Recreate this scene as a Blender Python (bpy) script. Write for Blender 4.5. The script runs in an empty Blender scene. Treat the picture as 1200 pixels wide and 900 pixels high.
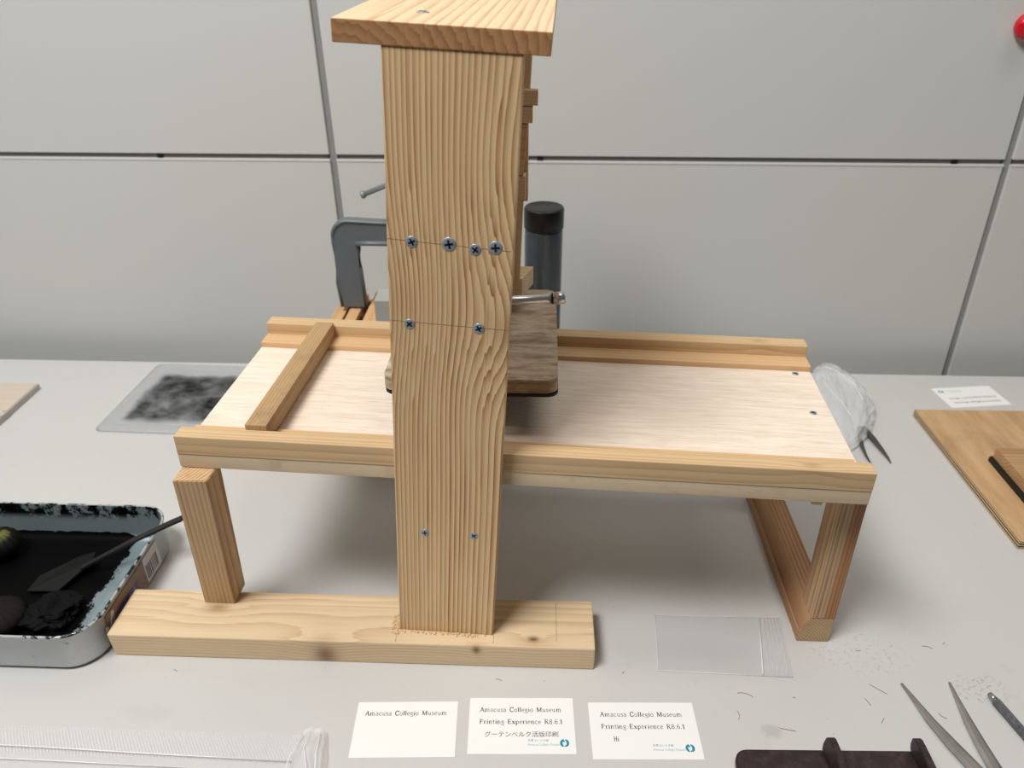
import bpy, bmesh, math, random
from mathutils import Vector, Matrix, Euler
random.seed(7)
SC = bpy.context.scene
COL = SC.collection
K = 0.001                                    # the scene is written in millimetres
def V(*a): return Vector(a)

# ------------------------------------------------------------------ camera
cam_d = bpy.data.cameras.new('camera'); cam = bpy.data.objects.new('camera', cam_d); COL.objects.link(cam)
pi_, ya_, ro_ = math.radians(29.8433), math.radians(-2.34065), math.radians(-0.13619)
fwd = V(math.sin(ya_)*math.cos(pi_), math.cos(ya_)*math.cos(pi_), -math.sin(pi_))
r0 = V(math.cos(ya_), -math.sin(ya_), 0); u0 = r0.cross(fwd)
rr = math.cos(ro_)*r0 + math.sin(ro_)*u0; uu = -math.sin(ro_)*r0 + math.cos(ro_)*u0
cm = Matrix((rr, uu, -fwd)).transposed().to_4x4(); cm.translation = V(398.33, -497.22, 589.10)*K
cam.matrix_world = cm
cam_d.sensor_width = 36.0; cam_d.lens = 36.0*913.795/1200
cam_d.clip_start = 0.01; cam_d.clip_end = 50
cam_d.dof.use_dof = True; cam_d.dof.focus_distance = 0.64; cam_d.dof.aperture_fstop = 8.0
SC.camera = cam

# ------------------------------------------------------------------ light
SC.view_settings.view_transform = 'Standard'; SC.view_settings.look = 'None'
SC.view_settings.gamma = 1.0; SC.view_settings.use_curve_mapping = False
SC.view_settings.exposure = 0.0
w = bpy.data.worlds.new('room_light'); SC.world = w; w.use_nodes = True
w.node_tree.nodes['Background'].inputs[0].default_value = (0.92, 0.97, 1.0, 1)
w.node_tree.nodes['Background'].inputs[1].default_value = 0.035
def lamp(name, loc, target, sx, sy, power, col):
    d = bpy.data.lights.new(name, 'AREA'); d.shape = 'RECTANGLE'; d.size = sx; d.size_y = sy
    d.energy = power; d.color = col
    o = bpy.data.objects.new(name, d); COL.objects.link(o); o.location = loc
    o.rotation_euler = (Vector(target) - Vector(loc)).to_track_quat('-Z', 'Y').to_euler()
    return o
lamp('ceiling_lamp_front', (-0.42, -0.72, 2.25), (0.35, 0.1, 0.1), 0.9, 0.6, 54, (1.0, 0.985, 0.96))
lamp('ceiling_lamp_left', (-1.3, 0.35, 2.0), (0.1, 0.3, 0.1), 0.35, 1.2, 3, (0.96, 0.99, 1.0))
lamp('ceiling_lamp_right', (1.1, 0.1, 2.2), (0.7, 0.1, 0.1), 0.35, 1.2, 10, (1.0, 0.94, 0.87))

# ------------------------------------------------------------------ node helpers
def srgb(c):
    f = lambda x: x/12.92 if x <= 0.04045 else ((x+0.055)/1.055)**2.4
    return tuple(f(x/255.0) for x in c[:3]) + (1.0,)
class NT:
    def __init__(s, name):
        s.m = bpy.data.materials.new(name); s.m.use_nodes = True
        s.t = s.m.node_tree; s.b = s.t.nodes['Principled BSDF']; s.out = s.t.nodes['Material Output']
    def n(s, ty, **kw):
        o = s.t.nodes.new(ty)
        for k, v in kw.items(): setattr(o, k, v)
        return o
    def link(s, a, b): s.t.links.new(a, b)
    def put(s, sock, v):
        if hasattr(v, 'is_output'): s.link(v, sock)
        else: sock.default_value = v
    def math(s, op, a, b=0.0, c=0.0, clamp=False):
        o = s.n('ShaderNodeMath', operation=op, use_clamp=clamp)
        s.put(o.inputs[0], a); s.put(o.inputs[1], b); s.put(o.inputs[2], c)
        return o.outputs[0]
    def coords(s): return s.n('ShaderNodeTexCoord').outputs['Object']
    def xyz(s, v):
        o = s.n('ShaderNodeSeparateXYZ'); s.link(v, o.inputs[0]); return o.outputs
    def scale(s, v, sc, loc=(0, 0, 0)):
        o = s.n('ShaderNodeMapping'); s.link(v, o.inputs[0])
        o.inputs['Scale'].default_value = sc; o.inputs['Location'].default_value = loc
        return o.outputs[0]
    def noise(s, v, sc, detail=3, rough=0.55):
        o = s.n('ShaderNodeTexNoise'); s.link(v, o.inputs['Vector'])
        o.inputs['Scale'].default_value = sc; o.inputs['Detail'].default_value = detail
        o.inputs['Roughness'].default_value = rough
        return o.outputs['Fac']
    def ramp(s, f, stops):
        o = s.n('ShaderNodeValToRGB'); s.put(o.inputs[0], f)
        e = o.color_ramp.elements
        while len(e) < len(stops): e.new(0.5)
        for q, (p, c) in zip(e, stops):
            q.position = p; q.color = c if len(c) == 4 else tuple(c)+(1,)
        return o.outputs[0]
    def mix(s, f, a, b, mode='MIX'):
        o = s.n('ShaderNodeMix', data_type='RGBA', blend_type=mode)
        s.put(o.inputs[0], f); s.put(o.inputs[6], a); s.put(o.inputs[7], b)
        return o.outputs[2]
    def step(s, f, lo, hi):
        o = s.n('ShaderNodeMapRange', interpolation_type='SMOOTHSTEP'); s.put(o.inputs[0], f)
        o.inputs[1].default_value = lo; o.inputs[2].default_value = hi
        return o.outputs[0]
    def bump(s, h, strength=0.3, dist=0.0005):
        o = s.n('ShaderNodeBump'); s.put(o.inputs['Height'], h)
        o.inputs['Strength'].default_value = strength; o.inputs['Distance'].default_value = dist
        s.link(o.outputs[0], s.b.inputs['Normal'])
    def done(s, col, rough=0.6, metal=0.0, spec=0.4):
        s.put(s.b.inputs['Base Color'], col); s.put(s.b.inputs['Roughness'], rough)
        s.put(s.b.inputs['Metallic'], metal); s.b.inputs['Specular IOR Level'].default_value = spec
        return s.m
def plain(name, c, rough=0.5, metal=0.0, spec=0.4, var=0.0, vscale=40, bump=0.0):
    t = NT(name); col = srgb(c); co = t.coords()
    if var:
        f = t.noise(co, vscale, 4)
        col = t.mix(t.math('MULTIPLY', f, var), col, srgb([x*0.55 for x in c]))
    if bump: t.bump(t.noise(co, vscale*8, 3), bump, 0.0004)
    return t.done(col, rough, metal, spec)

def wood(name, light, dark, axis='X', pith=(30, -40), space=4.0, contrast=0.8, warp=2.0, power=2.2,
         knots=(), fibre=0.25, tone=0.25, rough=0.62, seed=0.0, stain=None, irr=1.0, split=None):
    """Rings about a pith line along the grain axis. knots: (along, u, v, radius, push, dark?) in mm."""
    t = NT(name); co = t.coords(); x, y, z = t.xyz(co)
    al, u, v = {'X': (x, y, z), 'Y': (y, x, z), 'Z': (z, x, y)}[axis]
    st = {'X': (0.12, 1, 1), 'Y': (1, 0.12, 1), 'Z': (1, 1, 0.12)}[axis]
    off = (seed*1.7, seed*2.3, seed*3.1)
    wv = t.noise(t.scale(co, st, off), 55, 2)
    wv2 = t.noise(t.scale(co, tuple(a*a*1.0 for a in st), off), 18, 2)
    du = t.math('SUBTRACT', u, pith[0]*K); dv = t.math('SUBTRACT', v, pith[1]*K)
    r = t.math('SQRT', t.math('ADD', t.math('MULTIPLY', du, du), t.math('MULTIPLY', dv, dv)))
    r = t.math('ADD', r, t.math('MULTIPLY', t.math('SUBTRACT', wv, 0.5), 2*warp*K))
    r = t.math('ADD', r, t.math('MULTIPLY', t.math('SUBTRACT', wv2, 0.5), 5*warp*K))
    one = t.n('ShaderNodeCombineXYZ'); t.put(one.inputs[0], t.math('SUBTRACT', u, t.math('MULTIPLY', v, .3))); one.inputs[1].default_value = seed
    r = t.math('ADD', r, t.math('MULTIPLY', t.math('SUBTRACT', t.noise(one.outputs[0], 170, 2, .6), 0.5), irr*space*1.5*K))
    kd = None
    for (ka, ku, kv, kr, push, drk) in knots:
        a = t.math('MULTIPLY', t.math('SUBTRACT', al, ka*K), 0.55); b = t.math('SUBTRACT', u, ku*K); c = t.math('SUBTRACT', v, kv*K)
        d2 = t.math('ADD', t.math('ADD', t.math('MULTIPLY', a, a), t.math('MULTIPLY', b, b)), t.math('MULTIPLY', t.math('MULTIPLY', c, c), 0.2))
        g = t.math('EXPONENT', t.math('MULTIPLY', d2, -1.0/((kr*3.2*K)**2)))
        r = t.math('ADD', r, t.math('MULTIPLY', g, push*K))
        if drk:
            kk = t.math('MULTIPLY', t.math('EXPONENT', t.math('MULTIPLY', d2, -1.0/((kr*K)**2))), drk)
            kd = kk if kd is None else t.math('MAXIMUM', kd, kk)
    f = t.math('FRACT', t.math('DIVIDE', r, space*K))
    up = t.math('POWER', f, power)
    dn = t.step(f, 0.93, 1.0)
    ring = t.math('MULTIPLY', up, t.math('SUBTRACT', 1.0, dn))
    amp = t.math('ADD', 0.2, t.math('MULTIPLY', t.noise(t.scale(co, st, off), 75, 2), 1.5))
    ring = t.math('MULTIPLY', t.math('MULTIPLY', ring, amp), contrast, clamp=True)
    col = t.mix(ring, srgb(light), srgb(dark))
    fb = {'X': (4, 260, 260), 'Y': (260, 4, 260), 'Z': (260, 260, 4)}[axis]
    fn = t.noise(t.scale(co, fb, off), 6, 4, 0.7)
    col = t.mix(t.math('MULTIPLY', t.step(fn, 0.45, 0.85), fibre), col, srgb([c*0.72 for c in dark]))
    big = t.noise(t.scale(co, st, (seed, 5, seed)), 14, 2)
    col = t.mix(t.math('MULTIPLY', t.step(big, 0.42, 0.75), tone), col, srgb([(a+b)/2*0.93 for a, b in zip(light, dark)]))
    if split: col = t.mix(t.math('MULTIPLY', t.step(u, (split[0]-1.5)*K, (split[0]+1.5)*K), split[2]), col, srgb(split[1]), 'MULTIPLY')
    if kd is not None: col = t.mix(kd, col, srgb((112, 70, 42)))
    if stain:
        sn = t.noise(co, stain[1], 5, 0.65)
        col = t.mix(t.math('MULTIPLY', t.step(sn, 0.5, 0.72), stain[2]), col, srgb(stain[0]))
    t.bump(t.math('ADD', ring, fn), 0.18, 0.0003)
    return t.done(col, rough, 0, 0.3)

# ------------------------------------------------------------------ mesh helpers (mm in, metres out)
def finish(name, bm, mats, parent=None, origin=None, rot=None, smooth=False):
    """Link a bmesh written in its own millimetre frame; origin/rot place it in the parent's (or world) frame."""
    me = bpy.data.meshes.new(name)
    bmesh.ops.scale(bm, vec=(K, K, K), verts=bm.verts)
    bmesh.ops.recalc_face_normals(bm, faces=bm.faces)
    bm.to_mesh(me); bm.free()
    for m in (mats if isinstance(mats, (list, tuple)) else [mats]): me.materials.append(m)
    if smooth:
        for p in me.polygons: p.use_smooth = True
    o = bpy.data.objects.new(name, me); COL.objects.link(o)
    if parent: o.parent = parent
    M = rot.to_4x4() if rot is not None else Matrix.Identity(4)
    M.translation = (origin or V(0, 0, 0))*K
    o.matrix_local = M
    return o
def add_box(bm, x0, x1, y0, y1, z0, z1, bev=0.0, seg=2, mat=0):
    r = bmesh.ops.create_cube(bm, size=1)
    vs = r['verts']
    for v in vs:
        v.co = V(x0 if v.co.x < 0 else x1, y0 if v.co.y < 0 else y1, z0 if v.co.z < 0 else z1)
    fs = {f for v in vs for f in v.link_faces}
    for f in fs: f.material_index = mat
    if bev:
        es = list({e for v in vs for e in v.link_edges})
        bmesh.ops.bevel(bm, geom=es, offset=bev, segments=seg, affect='EDGES', profile=0.6)
    return vs
def box_part(name, x0, x1, y0, y1, z0, z1, mat, parent, F=None, base=None, bev=1.0, edit=None):
    """A bevelled board given in frame F (4x4, mm); its own origin is the board's centre."""
    c = V((x0+x1)/2, (y0+y1)/2, (z0+z1)/2)
    bm = bmesh.new()
    vs = add_box(bm, x0-c.x, x1-c.x, y0-c.y, y1-c.y, z0-c.z, z1-c.z)
    if edit: edit(bm.verts, c)
    if bev: bmesh.ops.bevel(bm, geom=list(bm.edges), offset=bev, segments=2, affect='EDGES', profile=0.6)
    F = F or Matrix.Identity(4)
    w = F @ c
    return finish(name, bm, mat, parent, w - (base or V(0, 0, 0)), F.to_3x3())
def add_cyl(bm, p, q, r0, r1=None, seg=24, mat=0, bev=0.0, cap=True):
    p = Vector(p); q = Vector(q); r1 = r0 if r1 is None else r1
    d = q-p; M = d.to_track_quat('Z', 'Y').to_matrix().to_4x4(); M.translation = (p+q)/2
    r = bmesh.ops.create_cone(bm, segments=seg, radius1=r0, radius2=r1, depth=d.length, cap_ends=cap, matrix=M)
    fs = {f for v in r['verts'] for f in v.link_faces}
    for f in fs: f.material_index = mat; f.smooth = len(f.verts) == 4
    if bev:
        es = [e for e in {e for v in r['verts'] for e in v.link_edges} if any(len(f.verts) > 4 for f in e.link_faces)]
        bmesh.ops.bevel(bm, geom=es, offset=bev, segments=2, affect='EDGES')
def add_lathe(bm, prof, seg=40, mat=0, c=(0, 0, 0)):
    rings = []
    for r, z in prof:
        if r < 1e-4: rings.append([bm.verts.new((c[0], c[1], c[2]+z))])
        else: rings.append([bm.verts.new((c[0]+r*math.cos(a), c[1]+r*math.sin(a), c[2]+z)) for a in [2*math.pi*i/seg for i in range(seg)]])
    for A, B in zip(rings, rings[1:]):
        for i in range(seg):
            a, b = A[i % len(A)], A[(i+1) % len(A)]; c2, d = B[(i+1) % len(B)], B[i % len(B)]
            vs = []
            for v in (a, b, c2, d):
                if v not in vs: vs.append(v)
            if len(vs) > 2:
                f = bm.faces.new(vs); f.material_index = mat; f.smooth = True
def add_prism(bm, pts, axis, a0, a1, mat=0, bev=0.0):
    """Outline pts extruded along axis ('X','Y','Z') from a0 to a1."""
    mk = {'X': lambda p, a: (a, p[0], p[1]), 'Y': lambda p, a: (p[0], a, p[1]), 'Z': lambda p, a: (p[0], p[1], a)}[axis]
    A = [bm.verts.new(mk(p, a0)) for p in pts]; B = [bm.verts.new(mk(p, a1)) for p in pts]
    fs = [bm.faces.new(A), bm.faces.new(B[::-1])]
    for i in range(len(pts)): fs.append(bm.faces.new((A[i], B[i], B[(i+1) % len(pts)], A[(i+1) % len(pts)])))
    for f in fs: f.material_index = mat
    if bev:
        bmesh.ops.bevel(bm, geom=list({e for f in fs for e in f.edges}), offset=bev, segments=2, affect='EDGES')
def add_tube(bm, pts, rad, seg=8, mat=0, flat=1.0):
    """Tube through pts with a radius per point; flat squashes it in z."""
    n = len(pts); pts = [Vector(p) for p in pts]
    rad = rad if isinstance(rad, (list, tuple)) else [rad]*n
    rings = []
    for i, p in enumerate(pts):
        d = (pts[min(i+1, n-1)]-pts[max(i-1, 0)]).normalized()
        s = d.cross(V(0, 0, 1)); s = s.normalized() if s.length > 1e-5 else V(1, 0, 0)
        u = s.cross(d)
        rings.append([bm.verts.new(p + rad[i]*(math.cos(a)*s + flat*math.sin(a)*u)) for a in [2*math.pi*k/seg for k in range(seg)]])
    for A, B in zip(rings, rings[1:]):
        for i in range(seg):
            f = bm.faces.new((A[i], A[(i+1) % seg], B[(i+1) % seg], B[i])); f.smooth = True; f.material_index = mat
    for R_ in (rings[0][::-1], rings[-1]):
        f = bm.faces.new(R_); f.material_index = mat
def rrect(x0, x1, y0, y1, r, n=8):
    o = []
    for cx, cy, a0 in ((x1-r, y0+r, -90), (x1-r, y1-r, 0), (x0+r, y1-r, 90), (x0+r, y0+r, 180)):
        for i in range(n+1):
            a = math.radians(a0 + 90*i/n); o.append((cx+r*math.cos(a), cy+r*math.sin(a)))
    return o
def thing(name, label, cat, loc=(0, 0, 0), rotz=0.0, group=None):
    o = bpy.data.objects.new(name, None); COL.objects.link(o); o.empty_display_size = 0.02
    o.location = Vector(loc)*K; o.rotation_euler = (0, 0, rotz)
    return tag(o, label, cat, group)
def tag(o, label, cat, group=None):
    o['label'] = label; o['category'] = cat
    if group: o['group'] = group
    return o
def struct(o): o['kind'] = 'structure'; return o

# ------------------------------------------------------------------ setting: wall, floor, table
WY = 632.0
WK = (WY+497.2)/(580.9+497.2)
def wallx(x, z): return 398.3+(x-398.3)*WK
jz = 589.1+(325.6-589.1)*WK                       # height of the long horizontal joint
jx1, jx2 = wallx(111.65, 0), wallx(1023.5, 0)
pitch = jx2-jx1
t = NT('wall_panel'); co = t.coords()
wcol = t.mix(t.noise(co, 2.2, 2), srgb((210, 213, 211)), srgb((214, 214, 210)))
t.bump(t.noise(co, 900, 2), 0.05, 0.0002)
M_wall = t.done(wcol, 0.42, 0, 0.5)
M_joint = plain('wall_joint', (148, 148, 146), 0.6)
M_jointd = plain('wall_joint_dark', (112, 110, 107), 0.6)
M_edge_hilite = plain('panel_edge_highlight', (226, 226, 224), 0.4)
bm = bmesh.new()
LEAN = -0.0135
xs = [jx1-2*pitch, jx1-pitch, jx1, jx2, jx2+pitch, jx2+2*pitch]
zs = [-720, jz-600, jz, jz+600, jz+1200]
gx, gz = 4.9, 3.6
for i in range(len(xs)-1):
    for j in range(len(zs)-1):
        n0 = len(bm.verts)
        vs = add_box(bm, xs[i]+gx, xs[i+1]-gx, WY, WY+18, zs[j]+gz, zs[j+1]-gz, 1.0, 1)
for v in bm.verts: v.co.x += LEAN*v.co.z
struct(finish('wall_back', bm, M_wall))
bm = bmesh.new()
for x in xs[1:-1]: add_box(bm, x-gx-3, x+gx+3, WY+4, WY+15, -720, zs[-1])
for v in bm.verts: v.co.x += LEAN*v.co.z
struct(finish('trim_1', bm, M_joint))
bm = bmesh.new()
for i in range(len(xs)-1):
    for z in zs[1:-1]: add_box(bm, xs[i]+gx+1, xs[i+1]-gx-1, WY+4, WY+13, z-gz-3, z+gz+3)
for v in bm.verts: v.co.x += LEAN*v.co.z
struct(finish('trim_2', bm, M_jointd))
bm = bmesh.new()                                   # highlight painted as a pale strip along the lower panels' top edge
for i in range(len(xs)-1): add_box(bm, xs[i]+gx, xs[i+1]-gx, WY-0.8, WY+4, jz-gz-2.2, jz-gz+0.4)
for v in bm.verts: v.co.x += LEAN*v.co.z
struct(finish('trim_3', bm, M_edge_hilite))
bm = bmesh.new()                                   # small black hanger slots in the joint
for x in (-135.5, 393.5, 950.0): add_box(bm, wallx(x, 0)-4, wallx(x, 0)+4, WY+1, WY+5, jz-gz-0.4, jz+gz)
struct(finish('trim_4', bm, plain('slot_black', (22, 22, 22), 0.5)))
M_floor = plain('floor_grey', (92, 90, 88), 0.7, var=0.3, vscale=6)
bm = bmesh.new(); add_box(bm, -2600, 3400, -2600, WY+20, -740, -720)
struct(finish('floor', bm, M_floor))

t = NT('table_laminate'); co = t.coords()
base = t.mix(t.noise(co, 3.0, 2), srgb((203, 203, 201)), srgb((201, 199, 196)))
fine = t.noise(t.scale(co, (1, 1, 1)), 38, 5, 0.7)
base = t.mix(t.math('MULTIPLY', t.step(fine, 0.58, 0.8), 0.16), base, srgb((150, 144, 138)))
spk = t.noise(co, 330, 1)
msk = t.noise(co, 9, 2)
base = t.mix(t.math('MULTIPLY', t.step(spk, 0.77, 0.80), t.math('MULTIPLY', t.step(msk, 0.42, 0.62), 0.7)), base, srgb((92, 84, 78)))
x, y, z = t.xyz(co)
def blot(bs, cx, cy, rx, ry, col, k, sc, hair=False):
    a = t.math('DIVIDE', t.math('SUBTRACT', x, cx*K), rx*K); b = t.math('DIVIDE', t.math('SUBTRACT', y, cy*K), ry*K)
    d = t.math('ADD', t.math('MULTIPLY', a, a), t.math('MULTIPLY', b, b))
    n = t.noise(co, sc, 4, 0.7)
    if hair:                                          # broken hair lines and grit instead of a smudge
        m = t.math('SUBTRACT', 1.0, t.step(t.math('ABSOLUTE', t.math('SUBTRACT', n, .5)), 0.006, 0.02))
        m = t.math('MULTIPLY', m, t.step(t.noise(co, sc*1.7, 2), .5, .6))
        m = t.math('MULTIPLY', m, t.math('SUBTRACT', 1.0, t.step(d, 0.4, 1.0)))
    else: m = t.math('SUBTRACT', 1.0, t.step(t.math('ADD', d, t.math('MULTIPLY', t.math('SUBTRACT', n, 0.5), 2.4)), 0.1, 1.2))
    return t.mix(t.math('MULTIPLY', m, k), bs, srgb(col))
base = blot(base, 602, -59, 11, 8, (150, 146, 142), 0.35, 120)
base = blot(base, 800, -8, 30, 20, (112, 104, 98), 0.8, 150, True)
base = blot(base, 705, 30, 60, 34, (128, 118, 110), 0.5, 130, True)
base = blot(base, 60, -60, 30, 10, (170, 168, 165), 0.15, 60)
t.bump(t.noise(co, 700, 2), 0.04, 0.0002)
M_table = t.done(base, 0.45, 0, 0.4)
M_tleg = plain('table_leg_grey', (150, 152, 154), 0.4, 0.6)
tb = thing('table', 'long white laminate work table carrying the wooden press', 'table', (300, 200, -720))
bm = bmesh.new(); add_box(bm, -1500, 1600, -560, 380, -28, 0, 1.5)
o = finish('tabletop', bm, M_table, tb, V(0, 0, 720))
# tabletop texture and objects share the table's frame; shift so that its object coords equal scene coords
for v in o.data.vertices: v.co += Vector((300, 200, 0))*K
o.location = Vector((-300, -200, 720))*K
for sx in (-1400, 1500):
    for sy in (-500, 320):
        bm = bmesh.new(); add_box(bm, -20, 20, -20, 20, 0, 692, 2)
        finish('leg', bm, M_tleg, tb, V(sx, sy, 0))

# ------------------------------------------------------------------ wooden press
PB = V(225, 30, 0)
press = thing('printing_press', 'large pale pine hand press with tall post, cap board and long bed', 'printing press', PB)
W_base = wood('pine_base', (230, 206, 170), (200, 164, 120), 'X', (-25, -60), 4.0, 0.7, 1.3, 1.8,
              knots=((-23, -27, -5, 6, 6, .9), (170, -20, 14, 3.4, 3, .95), (118, -30, 8, 2.2, 2, .9), (-135, 8, 14, 6, 4, .55)), seed=1.1)
W_post = wood('pine_post', (238, 206, 160), (166, 116, 70), 'Z', (64, 26), 3.5, 1.0, 0.32, 1.6,
              knots=((66, 42, 0, 10, 14, .25), (64, 45, 0, 3, 0, .6), (82, -42, 0, 11, 8, .12), (25, 25, 0, 10, -4, 0), (190, 35, 0, 8, -3, 0), (205, 24, 0, 1.7, 0, .7), (-85, 5, 0, 2, 0, .3)), seed=2.3)
W_back = wood('pine_back_post', (226, 200, 164), (186, 148, 108), 'Z', (60, 26), 4.5, 0.7, 0.8, seed=5.3)
W_cap = wood('pine_cap', (232, 204, 166), (176, 128, 86), 'Y', (-64, -40), 6.5, 0.8, 0.5, 2.4, seed=3.2, fibre=0.3)
W_leg = wood('pine_leg', (220, 188, 146), (164, 120, 80), 'Z', (-50, 20), 3.3, 0.9, 0.25, 1.6, seed=4.4)
W_leg2 = wood('red_pine_leg', (214, 184, 144), (158, 110, 76), 'Z', (-40, 8), 3.0, 0.9, 0.25, 1.3, seed=6.1, split=(1.0, (226, 186, 160), .8))
W_sled = wood('red_pine_rail', (190, 152, 114), (136, 88, 58), 'Y', (-40, 30), 4.4, 0.95, 0.4, 1.4, seed=6.7)
W_rail = wood('pine_rail', (218, 188, 146), (180, 140, 98), 'X', (-38, 20), 5.0, 0.7, 1.2, 1.8, knots=((238, 0, 8, 4, 3, .3),), seed=7.3)
W_strip = wood('pine_strip', (222, 186, 142), (190, 146, 102), 'X', (-40, 30), 5.0, 0.6, 0.8, seed=8.1)
W_block = wood('pine_block', (228, 204, 170), (184, 150, 114), 'X', (-20, -40), 2.6, 0.6, 0.6, seed=9.2)

t = NT('bed_plywood'); co = t.coords()
g1 = t.noise(t.scale(co, (7, 120, 120)), 3.2, 5, 0.7); g2 = t.noise(t.scale(co, (14, 420, 420)), 3, 3, 0.6)
bc = t.mix(t.step(g1, 0.35, 0.72), srgb((247, 233, 217)), srgb((229, 209, 190)))
bc = t.mix(t.math('MULTIPLY', t.step(g2, 0.52, 0.8), 0.5), bc, srgb((186, 156, 132)))
bc = t.mix(t.math('MULTIPLY', t.step(t.noise(co, 20, 3), 0.5, 0.8), 0.25), bc, srgb((214, 184, 160)))
t.bump(g2, 0.12, 0.0003)
M_bed = t.done(bc, 0.6, 0, 0.3)
M_bededge = wood('bed_edge', (222, 202, 172), (182, 154, 122), 'X', (-20, 40), 6, 0.5, 2.0, seed=4.9, stain=((150, 130, 108), 26, 0.35))
M_screw = plain('zinc_screw', (168, 178, 188), 0.4, 0.35, var=0.3, vscale=600)
M_recess_shade = plain('screw_recess_shade', (28, 34, 40), 0.5, 0.5)
M_pencil = plain('pencil_line', (136, 108, 78), 0.7)
M_chrome = plain('chrome', (222, 222, 222), 0.28, 0.6)
M_black = plain('black_rubber', (26, 24, 23), 0.55, var=0.2)

# base beam the press stands on
def base_edit(vs, c):
    for v in vs:
        if v.co.x < 0 and v.co.z < 0: v.co.x += 2
box_part('base_beam', 0, 453.3, 0, 59, 0, 27.2, W_base, press, base=PB, bev=1.6, edit=base_edit)
box_part('base_beam', 0, 453.3, 302, 358, 0, 27.2, W_base, press, base=PB, bev=1.6)
M_glue = plain('sawdust_glue', (226, 200, 158), 0.8, var=0.25, vscale=300)

# frame of the leaning front post
zc = V(0.0536, -0.0138, 1).normalized()
xc = V(math.cos(-.0458), math.sin(-.0458), -0.0536); xc = (xc - xc.dot(zc)*zc).normalized(); yc = zc.cross(xc)
PF = Matrix((xc, yc, zc)).transposed().to_4x4(); PF.translation = V(271.4, 16.8, 27.18)
PWD, PTH, PHT = 87.4, 13.0, 506.0
def post_edit(vs, c):
    for v in vs:
        if v.co.z < 0:                              # saw the foot level on the base beam
            p = PF @ (v.co + c); v.co.z += (27.2 - p.z)/zc.z
box_part('post', 0, PWD, 0, PTH, 0, PHT, W_post, press, PF, PB, 0.9, post_edit)
box_part('post', -10, PWD-11.5, 288, 301, 0, PHT, W_back, press, PF, PB, 0.9, post_edit)
W_end = wood('pine_end_grain', (188, 142, 98), (140, 94, 58), 'Y', (-64, -40), 6.5, 0.8, 0.5, 1.6, seed=3.2, fibre=0.5)
def cap_edit(vs, c):
    for v in vs:
        y_ = v.co.y+c.y; v.co.x -= .026*y_; v.co.z += .012*y_
cap = box_part('cap_board', -29.7, PWD+16, -0.9, 318, PHT, PHT+13.6, W_cap, press, PF, PB, 0.7, cap_edit)
cap.data.materials.append(W_end)
for p in cap.data.polygons:
    if abs(p.normal.y) > .9: p.material_index = 1
def beam(name, x0, x1, y0, y1, z0, z1, m=W_block, edit=None, bev=0.8):
    return box_part(name, x0, x1, y0, y1, z0, z1, m, press, PF, PB, bev, edit)
# cross members and guides between the two posts (z given up the post)
beam('tie_beam', 12, 76, PTH, 288, 366, 398)
beam('tie_beam', 12, 76, PTH, 288, 308, 330)
beam('tie_beam', 12, 76, PTH, 288, 100, 136)
# thin pieces stacked behind the right edge of the post
def Bx(name, x0, x1, y0, y1, z0, z1, m=W_block, F=None, bev=0.7, edit=None): return box_part(name, x0, x1, y0, y1, z0, z1, m, press, F, PB, bev, edit)
Bx('head_beam', 316, 392.6, 200, 210, 463.5, 476)
Bx('head_beam', 316, 388.2, 200, 210, 449, 462.6)
Bx('side_slat', 377, 384.4, 215, 229, 376, 448, W_back)
def slat_edit(vs, c):
    for v in vs:
        if v.co.z > 0: v.co.x += 3.5
Bx('side_slat', 372, 380.5, 200, 214, 404, 448, W_strip, edit=slat_edit)
Bx('guide_block', 330, 382.5, 200, 214, 381.5, 403)
def slat2(vs, c):
    for v in vs:
        if v.co.z < 0: v.co.x -= 3
Bx('guide_slat', 366, 380.5, 203, 213, 301, 381, W_back, edit=slat2)
def cut_end(vs, c):
    for v in vs:
        if v.co.x > 0 and v.co.y > 0: v.co.x += 10.5
Bx('cross_bar', 320, 379.6, 212, 246, 281, 300, W_block, bev=0.9, edit=cut_end)

# screws
def screw(parent, M, r, base=PB, turn=0.4, name='screw'):
    """M: frame whose +z leaves the timber; head slightly domed, its recess shade painted as a dark cross."""
    bm = bmesh.new()
    add_lathe(bm, [(0, -3), (r*.5, -3), (r, -0.2), (r, 0.25), (r*.82, 0.45), (0, 0.62)], 20, 0)
    for a in (turn, turn+math.pi/2):
        d = V(math.cos(a), math.sin(a), 0); s = V(-d.y, d.x, 0)
        vs = [bm.verts.new(p) for p in (d*r*.62+s*r*.14+V(0, 0, .56), d*r*.62-s*r*.14+V(0, 0, .56), -d*r*.62-s*r*.14+V(0, 0, .56), -d*r*.62+s*r*.14+V(0, 0, .56))]
        top = [bm.verts.new(v.co+V(0, 0, .14)) for v in vs]
        for f in [bm.faces.new(top)]+[bm.faces.new((vs[i], vs[(i+1) % 4], top[(i+1) % 4], top[i])) for i in range(4)]: f.material_index = 1  # raised dark cross, coloured for the shade inside the recess
    return finish(name, bm, [M_screw, M_recess_shade], parent, M.translation-base, M.to_3x3())
FR = Matrix(((1, 0, 0), (0, 0, -1), (0, 1, 0))).to_4x4()       # z of the screw points to -y
for (a, h, r) in ((17.3, 382, 4.2), (43, 381.5, 5.0), (61.1, 378.5, 4.2), (75, 380.5, 4.8), (14.7, 319.2, 4.0), (65.3, 318.5, 4.2), (24.8, 121.2, 3.6), (66.9, 121.8, 3.6)):
    M = PF @ (Matrix.Translation((a, 0, h + a*0.0536*0.6)) @ FR)
    screw(press, M, r, turn=random.uniform(0, 1.5))
M = PF @ Matrix.Translation((16, 54, PHT+14.4)); screw(press, M, 4.4, turn=.7)
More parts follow.
